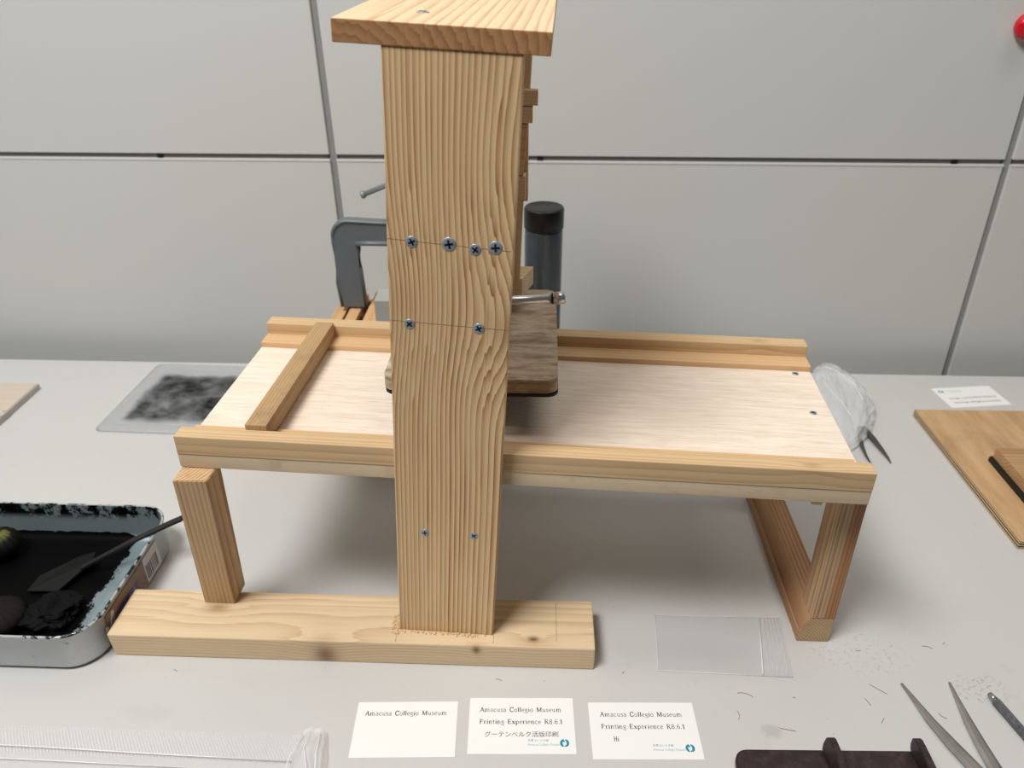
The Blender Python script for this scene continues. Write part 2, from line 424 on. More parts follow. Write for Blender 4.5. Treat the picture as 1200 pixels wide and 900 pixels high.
# pencil marks
def pencil(a0, h0, a1, h1):
    bm = bmesh.new()
    d = (V(a1, 0, h1)-V(a0, 0, h0)); n = V(-d.z, 0, d.x).normalized()*0.2
    A = [V(a0, -0.06, h0)+n, V(a0, -0.06, h0)-n, V(a1, -0.06, h1)-n, V(a1, -0.06, h1)+n]
    c = sum(A, V(0, 0, 0))/4
    f = [bm.verts.new(p-c) for p in A]; g = [bm.verts.new(p-c+V(0, .05, 0)) for p in A]
    bm.faces.new(f); bm.faces.new(g[::-1])
    for i in range(4): bm.faces.new((f[i], g[i], g[(i+1) % 4], f[(i+1) % 4]))
    finish('pencil_line', bm, M_pencil, press, PF @ c - PB, PF.to_3x3())
pencil(0.5, 383.5, 86, 381); pencil(0.5, 321.5, 86.5, 321)
def pencil_top(x, y0, y1):
    bm = bmesh.new(); add_box(bm, -.2, .2, -(y1-y0)/2, (y1-y0)/2, -.02, .05)
    finish('pencil_line', bm, M_pencil, press, V(x, (y0+y1)/2, 27.22)-PB)
pencil_top(418, 8, 55); pencil_top(360, 3, 13); pencil_top(270, 2, 16)
# crumbs of glue round the foot of the post
bm = bmesh.new(); rg = random.Random(3)
for i in range(150):
    s = rg.random()
    if i < 90: px, py = 271 - rg.random()**1.6*7, 15 + rg.uniform(-4, 20)
    else: px, py = 271 + s*86, 15.5 - s*3.5 - rg.random()**2*3.2
    q = rg.uniform(.5, 1.5)
    r = bmesh.ops.create_icosphere(bm, subdivisions=1, radius=q, matrix=Matrix.Translation((px-314, py-14, 27.2+q*.3-27.2)))
finish('glue_bead', bm, M_glue, press, V(314, 14, 27.2)-PB)

# left front leg, leaning slightly out from under the bed
def quad_leg(name, b, tp, mat):
    """Leg between a foot and a head outline; its own z runs along the leg."""
    c = sum(b+tp, V(0, 0, 0))/8
    z_ = (sum(tp, V(0, 0, 0))-sum(b, V(0, 0, 0))).normalized(); x_ = (b[1]-b[0]); x_ = (x_-x_.dot(z_)*z_).normalized(); y_ = z_.cross(x_)
    Rm = Matrix((x_, y_, z_)).transposed(); Ri = Rm.transposed()
    bm = bmesh.new(); B = [bm.verts.new(Ri @ (p-c)) for p in b]; T = [bm.verts.new(Ri @ (p-c)) for p in tp]
    bm.faces.new(B[::-1]); bm.faces.new(T)
    for i in range(4): bm.faces.new((B[i], B[(i+1) % 4], T[(i+1) % 4], T[i]))
    bmesh.ops.bevel(bm, geom=list(bm.edges), offset=0.7, segments=2, affect='EDGES')
    return finish(name, bm, mat, press, c-PB, Rm)
quad_leg('leg', [V(76.3, 43.3, 27.2), V(106.8, 42.8, 27.2), V(107.4, 69.5, 27.2), V(76.9, 70, 27.2)],
         [V(92.6, 16.3, 195.0), V(121.9, 16.6, 195.0), V(122.4, 45, 194.6), V(93.0, 45, 194.9)], W_leg)
quad_leg('leg', [V(80, 304, 27.2), V(110, 304, 27.2), V(110, 332, 27.2), V(80, 332, 27.2)],
         [V(108, 240, 195), V(137, 240, 195), V(137, 268, 195), V(108, 268, 195)], W_leg)
# right end frame: bottom rail with a planed corner, front and back legs
bm = bmesh.new()
prof = [(0, 0), (30.8, 0), (30.8, 30.8), (9, 30.8), (0, 14)]
add_prism(bm, [(a-15.4, b-15.4) for a, b in prof], 'Y', -113, 113, 0, 0.6)
for f in bm.faces:
    f.normal_update()
    if abs(f.normal.y) > .9: f.material_index = 1
W_end2 = wood('rail_end_grain', (206, 176, 136), (158, 122, 84), 'Y', (-30, -30), 2.6, .8, .3, 1.4, seed=1.9)
finish('bottom_rail', bm, [W_sled, W_end2], press, V(665, 154.6, 15.4)-PB)
box_part('leg', 658, 680.5, 41.6, 70, 30.8, 189.9, W_leg2, press, base=PB, bev=0.7)
box_part('leg', 658, 680.5, 232, 258, 30.8, 189.9, W_leg2, press, base=PB, bev=0.7)

# bed, tilted and turned a little
BZ = -0.0419
bx = V(math.cos(BZ), math.sin(BZ), -0.01).normalized(); by = V(-math.sin(BZ), math.cos(BZ), 0); bz = bx.cross(by)
BF = Matrix((bx, by, bz)).transposed().to_4x4(); BF.translation = V(92.3, 35.0, 209.1)
BL = 573.6
def bed_part(name, x0, x1, y0, y1, z0, z1, m, bev=0.6): return box_part(name, x0, x1, y0, y1, z0, z1, m, press, BF, PB, bev)
bb = bed_part('bed_board', 0, BL, 0.6, 238, -13.2, 0, M_bed, 0.4)
bb.data.materials.append(M_bededge)
for p in bb.data.polygons:
    if abs(p.normal.z) < 0.5: p.material_index = 1
bed_part('bed_rail', 0, BL, 0, 15.6, 0.02, 18.1, W_rail, 0.8)
bed_part('bed_rail', 0, BL, 221, 238.2, 0.02, 18.1, W_rail, 0.8)
bed_part('guide_strip', 1, BL-5, 15.7, 37.4, 0.02, 5.8, W_strip, 0.5)
bed_part('guide_strip', 0, BL, 199.4, 220.9, 0.02, 5.8, W_strip, 0.5)
bed_part('corner_block', 532, 541, 8, 40, -22, -13.3, W_block, 0.8)
for wx, wy in ((657.5, 205.6), (653.5, 130.2)):
    lp = BF.inverted() @ V(wx, wy, 203.5); lp.z = 0
    screw(press, BF @ Matrix.Translation(lp), 3.4, turn=.3)

# platen with its rubber pad, screw spindle and bar
t = NT('platen_wood'); co = t.coords()
g = t.noise(t.scale(co, (10, 34, 60)), 3, 5, 0.72); g2 = t.noise(t.scale(co, (30, 300, 300)), 3, 3)
pc = t.mix(t.step(g, 0.35, 0.7), srgb((206, 190, 168)), srgb((144, 124, 102)))
pc = t.mix(t.math('MULTIPLY', t.step(g2, 0.5, 0.8), 0.4), pc, srgb((116, 94, 74)))
t.bump(t.math('ADD', g, g2), 0.35, 0.001)
M_platen = t.done(pc, 0.68, 0, 0.25)
bm = bmesh.new(); add_prism(bm, rrect(-75, 75, -98, 98, 9), 'Z', -6.5, 6.5, 0, 0.8)
plt = finish('platen', bm, M_platen, press, V(339, 176.5, 256)-PB)
bm = bmesh.new(); add_prism(bm, rrect(-74.5, 75.5, -98, 97.5, 9), 'Z', -3.2, 0, 0, 0.4)
finish('rubber_pad', bm, M_black, plt, V(0, -0.6, -6.5))
M_steel = plain('dull_steel', (150, 150, 150), 0.35, 0.9)
bm = bmesh.new(); add_cyl(bm, (0, 0, -66), (0, 0, 66), 9, seg=28)
for k in range(26): add_cyl(bm, (0, 0, -64+k*5), (0, 0, -62+k*5), 10.4, seg=24)
finish('screw_spindle', bm, M_steel, press, V(335, 150, 329)-PB)
bm = bmesh.new(); add_cyl(bm, (0, 0, -9), (0, 0, 9), 16, seg=32, bev=1.5)
finish('spindle_collar', bm, M_steel, press, V(335, 150, 271.6)-PB)
bm = bmesh.new(); add_cyl(bm, V(318, 150.5, 300.5)-V(364, 150, 305), V(409.5, 150, 307)-V(364, 150, 305), 4.2, seg=24, bev=.3)
rod = finish('turning_bar', bm, M_chrome, press, V(364, 150, 305)-PB)
bm = bmesh.new(); add_cyl(bm, V(-5.2, 0, -.4), V(5.2, 0, .4), 5.6, seg=28, bev=.7)
finish('end_cap', bm, M_chrome, rod, V(414.6, 150, 307.6)-V(364, 150, 305))
bm = bmesh.new(); add_cyl(bm, V(-1, 0, 0), V(1, 0, 0), 4.9, seg=24)
finish('black_ring', bm, M_black, rod, V(408.6, 150, 306.9)-V(364, 150, 305))

# loose square bar lying across the bed between the rails
W_bar = wood('dark_bar', (190, 158, 116), (152, 118, 80), 'Y', (-30, 14), 3.0, 0.6, 0.6, 1.6, seed=3.9, stain=((140, 116, 88), 40, 0.4))
lp = BF @ V(65.5, 118.1, 5.9+8.5)
bm = bmesh.new(); add_box(bm, -9.4, 9.4, -102.2, 102.2, -8.4, 8.4, 0.8)
o = finish('wooden_bar', bm, W_bar, None, lp, BF.to_3x3())
tag(o, 'square brown wooden bar laid across the bed of the press between its rails', 'bar')

# ------------------------------------------------------------------ ink tray and what lies in it
t = NT('tray_steel'); co = t.coords(); x, y, z = t.xyz(co)
M_tray_n = t.noise(co, 60, 5, 0.7)
stc = t.mix(M_tray_n, srgb((206, 209, 211)), srgb((186, 189, 191)))
stc = t.mix(t.step(t.noise(co, 120, 4, .7), .66, .70), stc, srgb((120, 112, 106)))
stc = t.mix(t.math('MULTIPLY', t.step(z, .0415, .0435), t.step(t.noise(co, 75, 5, .75), .5, .56)), stc, srgb((34, 34, 34)))
M_tray = t.done(stc, 0.3, 0.45, 0.5)
t = NT('tray_inked_steel'); co = t.coords(); x, y, z = t.xyz(co)
n1 = t.noise(t.scale(co, (1, .6, 1)), 95, 7, 0.75); n2 = t.noise(co, 22, 3, 0.6)
inm = t.math('ADD', t.math('MULTIPLY', n1, 0.7), t.math('MULTIPLY', n2, 0.5))
inside = t.math('MULTIPLY', t.step(x, 0.124, 0.092), t.step(y, -0.084, -0.062))
wall_b = t.math('MULTIPLY', t.step(z, 0.018, 0.034), t.step(y, 0.080, 0.088))
floor_i = t.math('SUBTRACT', t.math('ADD', t.math('MULTIPLY', inside, 0.5), inm), t.math('MULTIPLY', t.step(z, 0.003, 0.012), 0.55))
msk = t.math('MAXIMUM', t.step(floor_i, 0.70, 0.75), t.math('MULTIPLY', wall_b, t.step(inm, 0.54, 0.60)))
col = t.mix(msk, srgb((146, 160, 164)), srgb((4, 4, 4)))
t.put(t.b.inputs['Metallic'], t.math('MULTIPLY', t.math('SUBTRACT', 1.0, msk), 0.6))
t.put(t.b.inputs['Base Color'], col); t.put(t.b.inputs['Roughness'], t.math('ADD', 0.36, t.math('MULTIPLY', msk, 0.2))); t.b.inputs['Specular IOR Level'].default_value = .06
M_inked = t.m
TX, TY = -163.0, 72.5
tray = thing('ink_tray', 'steel tray with rounded corners and black ink inside, left of the press base', 'tray', (TX, TY, 0))
X0, X1, Y0, Y1 = -168.0, 159.5, -93.5, 94.0
def loop(bm, inset, r, zz): return [bm.verts.new((a, b, zz)) for a, b in rrect(X0+inset, X1-inset, Y0+inset, Y1-inset, r, 10)]
bm = bmesh.new()
prof = [(9, 26, 0, 0), (4, 29, 1.2, 0), (1.5, 31, 5, 0), (0.6, 32, 42, 0), (-0.6, 33, 43.2, 0), (-0.8, 33, 44.6, 0), (0.2, 33, 45.3, 0), (1.6, 31, 45.0, 0), (2.2, 30, 43.5, 1), (3.4, 29, 8, 1), (6, 27, 3.2, 1), (12, 23, 1.6, 1), (36, 12, 1.6, 1), (38, 11, 2.6, 1), (40, 10, 2.6, 1)]
L = [loop(bm, a, r, zz) for a, r, zz, m in prof]
for (A, B, pm) in zip(L, L[1:], prof[1:]):
    for i in range(len(A)):
        f = bm.faces.new((A[i], A[(i+1) % len(A)], B[(i+1) % len(A)], B[i])); f.material_index = pm[3]; f.smooth = True
f = bm.faces.new(L[-1]); f.material_index = 1
f = bm.faces.new(L[0][::-1])
finish('tray_body', bm, [M_tray, M_inked], tray)
# printed sticker on the right side of the tray
M_stw = plain('sticker_silver', (206, 204, 202), 0.5, var=.3, vscale=200); M_stb = plain('sticker_blue', (66, 80, 164), 0.5)
M_sto = plain('sticker_rust', (148, 118, 98), 0.5, 0.2, var=.9, vscale=90); M_stk = plain('sticker_bar', (70, 58, 58), 0.6)
stx = X1-0.2
def onside(bm, y0, y1, z0, z1, d, mat): add_box(bm, stx-.3, stx+d, y0, y1, z0, z1, mat=mat)
bm = bmesh.new(); onside(bm, -62, 14, 8, 38, .25, 0); finish('sticker', bm, M_sto, tray)
bm = bmesh.new(); onside(bm, 14.5, 46, 8, 38, .25, 0)
yy = 17
rb = random.Random(5)
while yy < 42:
    wd = rb.choice((.7, 1.2, 1.8)); onside(bm, yy, yy+wd, 11, 28, .4, 1); yy += wd+rb.choice((.8, 1.2, 1.6))
finish('barcode', bm, [M_stw, M_stk], tray)
bm = bmesh.new()                                     # blue angular mark and lettering-like bars
def tri(pts, mat, d=.45):
    A = [bm.verts.new((stx-.2, p[0], p[1])) for p in pts]; B = [bm.verts.new((stx+d, p[0], p[1])) for p in pts]
    fs = [bm.faces.new(A[::-1]), bm.faces.new(B)]+[bm.faces.new((A[i], A[(i+1) % len(A)], B[(i+1) % len(A)], B[i])) for i in range(len(A))]
    for f in fs: f.material_index = mat
tri([(-66, 12), (-54, 12), (-48, 34), (-52, 36)], 1, .35)
tri([(-64, 14), (-55, 14), (-50, 32)], 0)
tri([(-61, 17), (-56.5, 17), (-53.5, 26)], 1, .55)
tri([(-66, 22), (-62, 20), (-61, 26), (-65, 28)], 1, .5)
finish('blue_mark', bm, [M_stb, M_stw], tray)
bm = bmesh.new()
for k in range(5):
    y0 = -44 + k*9
    onside(bm, y0, y0+6.4, 16, 18.4, .45, 0); onside(bm, y0+2, y0+4, 16, 28, .5, 0); onside(bm, y0, y0+6.4, 25, 27.4, .45, 0)
finish('blue_lettering', bm, M_stb, tray)

M_ink = plain('black_ink', (5, 5, 5), 0.5, 0, .1, bump=.5, vscale=40)
M_cloth = plain('inked_cloth', (38, 33, 33), 0.8, 0, .1, var=.5, vscale=60, bump=.5)
def pouch(name, loc, r, h, label, mat, pleats=18, knob=True):
    o = thing(name, label, 'ink dauber', loc, 0, 'ink daubers in the tray')
    bm = bmesh.new(); n = 72; rings = []
    for j in range(15):
        a = j/14*math.pi*.94; rr_ = r*math.sin(a+.06)**.8; zz = h*(.5-.5*math.cos(a))
        k = (j/14)**2
        rings.append([bm.verts.new(((rr_*(1+.09*k*math.sin(pleats*q+2*k)))*math.cos(q), (rr_*(1+.09*k*math.sin(pleats*q+2*k)))*math.sin(q), zz + 1.4*k*math.sin(pleats*q))) for q in [2*math.pi*i/n for i in range(n)]])
    for A, B in zip(rings, rings[1:]):
        for i in range(n):
            f = bm.faces.new((A[i], A[(i+1) % n], B[(i+1) % n], B[i])); f.smooth = True
    bm.faces.new(rings[0][::-1]); bm.faces.new(rings[-1])
    finish('pad', bm, mat, o)
    if knob:
        bm = bmesh.new(); add_lathe(bm, [(0, -2), (4.5, -2), (5, 1), (4, 4), (2, 5.6), (0, 6)], 20)
        finish('knot', bm, mat, o, V(0, 0, h-1))
    return o
pouch('ink_dauber', (-125.5, 28.5, 2.7), 25, 25, 'gathered black cloth ink dauber nearest the front rim of the ink tray', M_cloth)
t = NT('inked_green_cloth'); co = t.coords()
zz_ = t.xyz(co)[2]
gc = t.mix(t.math('MULTIPLY', t.step(zz_, 0.024, 0.030), t.step(t.noise(co, 90, 3), 0.42, 0.6)), srgb((14, 14, 13)), srgb((108, 108, 52)))
M_cloth2 = t.done(gc, 0.6, 0, .2)
pouch('ink_dauber', (-185.5, 129, 2.7), 21, 30, 'rounded ink dauber with a yellowish top near the back rim of the ink tray', M_cloth2, knob=False)
# crumpled rag
rg = random.Random(12)
bm = bmesh.new(); bmesh.ops.create_icosphere(bm, subdivisions=4, radius=1)
from mathutils import noise as mn
for v in bm.verts:
    d = v.co.copy(); k = 1 + .5*mn.noise(d*1.6) + .28*mn.noise(d*3.7+V(3, 1, 2)) + .16*abs(mn.noise(d*8))
    v.co = V(d.x*24*k, d.y*21*k, max(-1, d.z*9*k+6))
for f in bm.faces: f.smooth = False
o = finish('rag', bm, plain('inked_rag', (17, 16, 17), 0.7, 0, .1, var=.6, vscale=50), None, V(-78, 43, 3.8))
tag(o, 'small crumpled black inky rag lying in the ink tray beside the dauber', 'rag')
# spatula: blade in the ink, handle resting on the rim
M_spat = plain('spatula_dark', (46, 44, 44), 0.42, 0.3, .4, var=.4, vscale=80)
M_blade = plain('spatula_inked_blade', (22, 22, 22), 0.55, 0, .2, var=.3, vscale=90, bump=.9)
sp = thing('spatula', 'dark metal ink spatula leaning on the right rim of the ink tray', 'spatula', (-95, 98, 4))
bm = bmesh.new()
o_ = V(-95, 98, 4)
blade = [(-125, 72), (-92, 72), (-74, 112), (-80, 128), (-96, 126), (-124, 94)]
add_prism(bm, [(a+95, b-98) for a, b in blade], 'Z', 0, 1.6, 0, .3)
for v in bm.verts: v.co.z += max(0, (v.co.x-0)*.30)+1.2
finish('blade', bm, M_blade, sp)
bm = bmesh.new()
pts = [V(-82, 103, 11), V(-60, 108, 22), V(-30, 115, 37), V(-2, 122.5, 48.6), V(14, 127, 55), V(25, 129.5, 59.2)]
for A, B, w0, w1 in zip(pts, pts[1:], (3.5, 3.2, 3.4, 3.8, 4), (3.2, 3.4, 3.8, 4, 4)):
    d = (B-A).normalized(); s = d.cross(V(0, 0, 1)).normalized(); u = s.cross(d)
    ring = lambda P, w_: [bm.verts.new(P-o_+s*a*w_+u*b*1.3) for a, b in ((-1, -1), (1, -1), (1, 1), (-1, 1))]
    R0, R1 = ring(A, w0), ring(B, w1)
    for i in range(4): bm.faces.new((R0[i], R0[(i+1) % 4], R1[(i+1) % 4], R1[i]))
    bm.faces.new(R0[::-1]); bm.faces.new(R1)
bmesh.ops.remove_doubles(bm, verts=bm.verts, dist=.05)
d = (pts[-1]-pts[-2]).normalized(); s = d.cross(V(0, 0, 1)).normalized()
for sg in (-1, 1):                                    # eye at the end of the handle
    add_tube(bm, [pts[-1]-o_+s*sg*3, pts[-1]-o_+d*4+s*sg*3.6, pts[-1]-o_+d*9+s*sg*2, pts[-1]-o_+d*11], 1.1, 8)
finish('handle', bm, M_spat, sp)

# ------------------------------------------------------------------ plastic lid with ink, behind the tray
def clear(name, alpha, col, rough=.12, bump=0, vs=30):
    t = NT(name); co = t.coords()
    tr = t.n('ShaderNodeBsdfTransparent'); mx = t.n('ShaderNodeMixShader')
    t.put(t.b.inputs['Base Color'], srgb(col)); t.b.inputs['Roughness'].default_value = rough; t.b.inputs['Specular IOR Level'].default_value = .7
    if bump: t.bump(t.noise(co, vs, 4), bump, .002)
    t.put(mx.inputs[0], alpha); t.link(tr.outputs[0], mx.inputs[1]); t.link(t.b.outputs[0], mx.inputs[2])
    t.link(mx.outputs[0], t.out.inputs['Surface'])
    return t
t = clear('inked_plastic', 0.5, (200, 204, 206), .15)
co = t.coords(); x, y, z = t.xyz(co)
n1 = t.noise(co, 22, 5, .62); n2 = t.noise(t.scale(co, (1, 2.2, 1)), 60, 4, .7)
ax = t.math('ABSOLUTE', x); ay = t.math('ABSOLUTE', t.math('ADD', y, .004))
inm = t.math('MULTIPLY', t.step(ax, .120, .090), t.step(ay, .084, .054))
ink = t.step(t.math('ADD', t.math('MULTIPLY', inm, .80), t.math('ADD', t.math('MULTIPLY', n1, 1.0), t.math('MULTIPLY', n2, .45))), 1.0, 1.9)
t.link(t.mix(ink, srgb((214, 218, 222)), srgb((40, 38, 31))), t.b.inputs['Base Color'])
mx = [n for n in t.t.nodes if n.type == 'MIX_SHADER'][0]
t.link(t.math('ADD', .30, t.math('MULTIPLY', ink, .62)), mx.inputs[0])
M_inkpl = t.m
bm = bmesh.new()
def lp(i, r, zz): return [bm.verts.new((a, b, zz)) for a, b in rrect(-128+i, 128-i, -98+i, 98-i, max(r, 2), 10)]
L = [lp(0, 12, .4), lp(3, 15, 1.2), lp(7, 20, 5), lp(12, 18, 5.6), lp(15, 17, 3), lp(19, 15, 2.6), lp(21, 14, 3.6), lp(23, 13, 2.6)]
for A, B in zip(L, L[1:]):
    for i in range(len(A)):
        f = bm.faces.new((A[i], A[(i+1) % len(A)], B[(i+1) % len(A)], B[i])); f.smooth = True
bm.faces.new(L[-1])
bmesh.ops.solidify(bm, geom=list(bm.faces), thickness=.5)
o = finish('inking_plate', bm, M_inkpl, None, V(-84, 470.5, 0.2), Euler((0, 0, -.03)).to_matrix())
tag(o, 'clear plastic lid smeared with black ink, left behind the press', 'plastic lid')

# ------------------------------------------------------------------ boards
W_lb = wood('tan_board', (210, 196, 180), (190, 170, 150), 'X', (-60, 90), 12, .4, 2, seed=2.2)
bm = bmesh.new(); add_prism(bm, rrect(-140, 140, -130, 130, 5, 4), 'Z', 0, 9, 0, .8)
bo = thing('wooden_board', 'thin tan wooden board at the far left back of the table', 'board', (-493, 358, 0), .01)
finish('panel', bm, W_lb, bo)
bm = bmesh.new(); add_box(bm, -.9, .9, -129.5, 129.5, 0.3, 8.7, .3)
finish('edge_band', bm, plain('edge_band_grey', (176, 172, 168), .5), bo, V(141, 0, 0))
bm = bmesh.new()
add_tube(bm, [V(7*math.cos(a), 7*math.sin(a), 1) for a in [2*math.pi*i/24 for i in range(25)]], .8, 8)
rg_ = finish('metal_ring', bm, M_chrome, None, V(-358, 402, 9.1)); tag(rg_, 'small bright metal ring on the tan board at the left edge', 'ring')

t = NT('birch_plywood'); co = t.coords(); x, y, z = t.xyz(co)
g = t.noise(t.scale(co, (40, 6, 40), (1, 0, 0)), 1.6, 5, .6); b2 = t.noise(co, 12, 4, .6)
pc = t.mix(t.step(g, .3, .75), srgb((208, 172, 130)), srgb((182, 144, 102)))
pc = t.mix(t.math('MULTIPLY', t.step(b2, .5, .75), .5), pc, srgb((150, 122, 90)))
M_ply = t.done(pc, .6, 0, .3)
t = NT('plywood_edge'); co = t.coords(); z = t.xyz(co)[2]
f = t.math('FRACT', t.math('DIVIDE', t.math('ADD', z, 0.0002), .0036))
lay = t.step(t.math('ABSOLUTE', t.math('SUBTRACT', f, .5)), .18, .30)
M_plye = t.done(t.mix(lay, srgb((214, 188, 150)), srgb((66, 46, 33))), .7, 0, .2)
W_pb = wood('printing_block', (196, 160, 116), (150, 106, 68), 'X', (40, 30), 4.2, .8, .8, 1.6, seed=7.7)
plyt = thing('plywood_board', 'plywood base board at the right edge of the table under the small white card', 'board', (1080, 330, 0), .012)
bm = bmesh.new(); add_box(bm, -152, 152, -146, 131, 0, 10.5, .5)
for f in bm.faces: f.material_index = 0 if abs(f.normal.z) > .5 else 1
# sheet and edge are one panel; veneer layers show on the edge
finish('panel', bm, [M_ply, M_plye], plyt)
blk = thing('printing_block', 'wooden block with a black rubber underside on the plywood board at the right edge', 'block', (1030, 290, 10.6), 0)
bm = bmesh.new(); add_prism(bm, rrect(-61, 61, -64, 50, 4, 5), 'Z', 0, 5, 0, .6); finish('rubber_base', bm, M_black, blk)
bm = bmesh.new(); add_box(bm, -56, 60, -62, 48, 0, 15, .8); finish('block_body', bm, W_pb, blk, V(0, 0, 5.05))

# ------------------------------------------------------------------ things behind the press
M_clamp = plain('clamp_grey', (112, 120, 126), .42, .2, .4, var=.25, vscale=60)
M_clamp2 = plain('clamp_steel', (150, 154, 156), .4, .3)
W_cr = wood('crate_wood', (212, 170, 124), (180, 132, 88), 'Y', (-40, 30), 5, .6, .8, seed=5.8)
crate = thing('wooden_crate', 'light wooden slatted crate behind the press holding up the grey clamp', 'crate', (160, 450, 0))
for x0, x1, y0, y1 in ((-38, 38, -48, -40), (-38, 38, 40, 48), (-38, -30, -39.8, 39.8), (30, 38, -39.8, 39.8)):
    bm = bmesh.new(); add_box(bm, x0, x1, y0, y1, 0, 150, .8); finish('side_board', bm, W_cr, crate)
for x0, x1, dz in ((-37, -22, 0), (-16.5, -1.5, 3.5), (9, 37, 6.5)):
    bm = bmesh.new(); add_box(bm, x0, x1, -48, 48, 150.1, 155+dz, .8); finish('slat', bm, W_cr, crate)
cl = thing('clamp', 'big grey iron screw clamp standing upright behind the press post', 'clamp', (190, 452, 150))
bm = bmesh.new()                                      # C frame outline in x-z, webbed
def arc(cx, cz, r, a0, a1, n=8): return [(cx+r*math.cos(math.radians(a0+(a1-a0)*i/n)), cz+r*math.sin(math.radians(a0+(a1-a0)*i/n))) for i in range(n+1)]
outer = [(-56, 160.5-150)] + [(-59, 40), (-59, 96)] + arc(-37, 108, 22, 175, 92, 8) + [(0, 128), (62, 126), (62, 96), (0, 99)] + arc(-20, 90, 9, 90, 180, 5) + [(-28, 60), (-25, 10.5)]
add_prism(bm, outer, 'Y', -6, 6, 0, 1.2)
finish('frame', bm, M_clamp, cl)
bm = bmesh.new()                                      # raised edge ribs of the casting
rib = lambda pts, r: add_tube(bm, [V(a, 0, b) for a, b in pts], r, 10)
rib([(-56, 12), (-59, 45), (-58.5, 98)] + arc(-37, 107.5, 21.5, 172, 92, 8) + [(0, 127), (61, 125)], 3.2)
rib([(-25.5, 12), (-28, 62), (-27.5, 92)], 2.6); rib([(-30, 100), (-10, 100.5), (61, 99.5)], 4.2)
for v in bm.verts: v.co.y *= 2.6
finish('rib', bm, M_clamp, cl)
bm = bmesh.new(); add_cyl(bm, (0, 0, 60), (0, 0, 182), 7, seg=24)
for k in range(24): add_cyl(bm, (0, 0, 62+k*4.6), (0, 0, 64+k*4.6), 8, seg=20)
finish('screw', bm, M_clamp2, cl, V(48, 0, 0))
bm = bmesh.new(); add_cyl(bm, (-62, 0, -22), (48, 0, 22), 3.4, seg=18); add_cyl(bm, (-65.5, 0, -23.4), (-61, 0, -21.6), 5, seg=18, bev=.8); add_cyl(bm, (47, 0, 21.6), (51, 0, 23.2), 5, seg=18, bev=.8)
finish('handle_bar', bm, M_clamp2, cl, V(48, 0, 184))
bm = bmesh.new(); add_box(bm, -30, 30, -18, 18, 0, 208, 1.5)
tinb = finish('tin', bm, plain('grey_tin', (176, 178, 174), .4, .1, var=.15), None, V(226, 381, 0))
tag(tinb, 'narrow grey metal tin half hidden between the press post and the crate', 'tin')

jar = thing('bottle', 'tall smoky blue bottle with a black screw lid behind the press post', 'bottle', (400, 452, 0))
t = NT('smoky_plastic'); co = t.coords()
jc = t.mix(t.step(t.noise(t.scale(co, (30, 30, 3)), 2, 3), .4, .7), srgb((72, 82, 92)), srgb((96, 106, 114)))
M_jar = t.done(jc, .22, 0, .5)
bm = bmesh.new(); add_lathe(bm, [(0, 0), (21, 0), (24, 3), (24, 268), (23, 272), (0, 272)], 40); finish('body', bm, M_jar, jar)
t = NT('ribbed_black_lid'); M_lid = t.done(srgb((24, 25, 27)), .38, 0, .5)
bm = bmesh.new(); add_lathe(bm, [(0, 0), (24.6, 0), (25, 1.5), (25, 24), (23.5, 26.5), (20, 27), (19, 26.2), (0, 26.2)], 44)
finish('lid', bm, M_lid, jar, V(0, 0, 272.2))

# ------------------------------------------------------------------ cards
M_card = plain('card_paper', (241, 241, 239), .7, 0, .2)
M_txt = plain('card_black_ink', (20, 19, 19), .8, 0, .1); M_teal = plain('card_teal_ink', (40, 142, 168), .8, 0, .1); M_pale = plain('card_pale_teal_ink', (140, 186, 198), .8, 0, .1)
def text(parent, s, width, x, y, z, mat, name, bold=0.0, squash=1.0, hgt=None):
    c = bpy.data.curves.new(name, 'FONT'); c.body = s; c.align_x = 'LEFT'; c.size = 1.0; c.offset = bold
    c.space_word = 1.0
    tmp = bpy.data.objects.new('tmp', c); COL.objects.link(tmp)
    bpy.context.view_layer.update()
    me = bpy.data.meshes.new_from_object(tmp.evaluated_get(bpy.context.evaluated_depsgraph_get()))
    bpy.data.objects.remove(tmp); bpy.data.curves.remove(c)
    xs_ = [v.co.x for v in me.vertices]; k = width/(max(xs_)-min(xs_)); x00 = min(xs_)
    ys_ = [v.co.y for v in me.vertices]; ky = (hgt/(max(ys_)-min(ys_))) if hgt else k*squash
    y00 = min(ys_) if hgt else 0
    for v in me.vertices: v.co = V((v.co.x-x00)*k, (v.co.y-y00)*ky, 0)*K
    me.materials.clear(); me.materials.append(mat)
    o = bpy.data.objects.new(name, me); COL.objects.link(o); o.parent = parent; o.location = V(x, y, z)*K
    return o
def Ar(cx, cy, rx, ry, a0, a1, n=10): return [(cx+rx*math.cos(math.radians(a0+(a1-a0)*i/n)), cy+ry*math.sin(math.radians(a0+(a1-a0)*i/n))) for i in range(n+1)]
TK, TN = .15, .09                                    # thick and thin strokes of the roman type
def sf(x, y, w_=.11): return ([(x-w_, y), (x+w_, y)], .055)
def stem(x, h, foot=True, head=True):
    return [([(x, 0), (x, h)], TK)] + ([sf(x, .02)] if foot else []) + ([([(x-.12, h-.03), (x, h-.02)], .055)] if head else [])
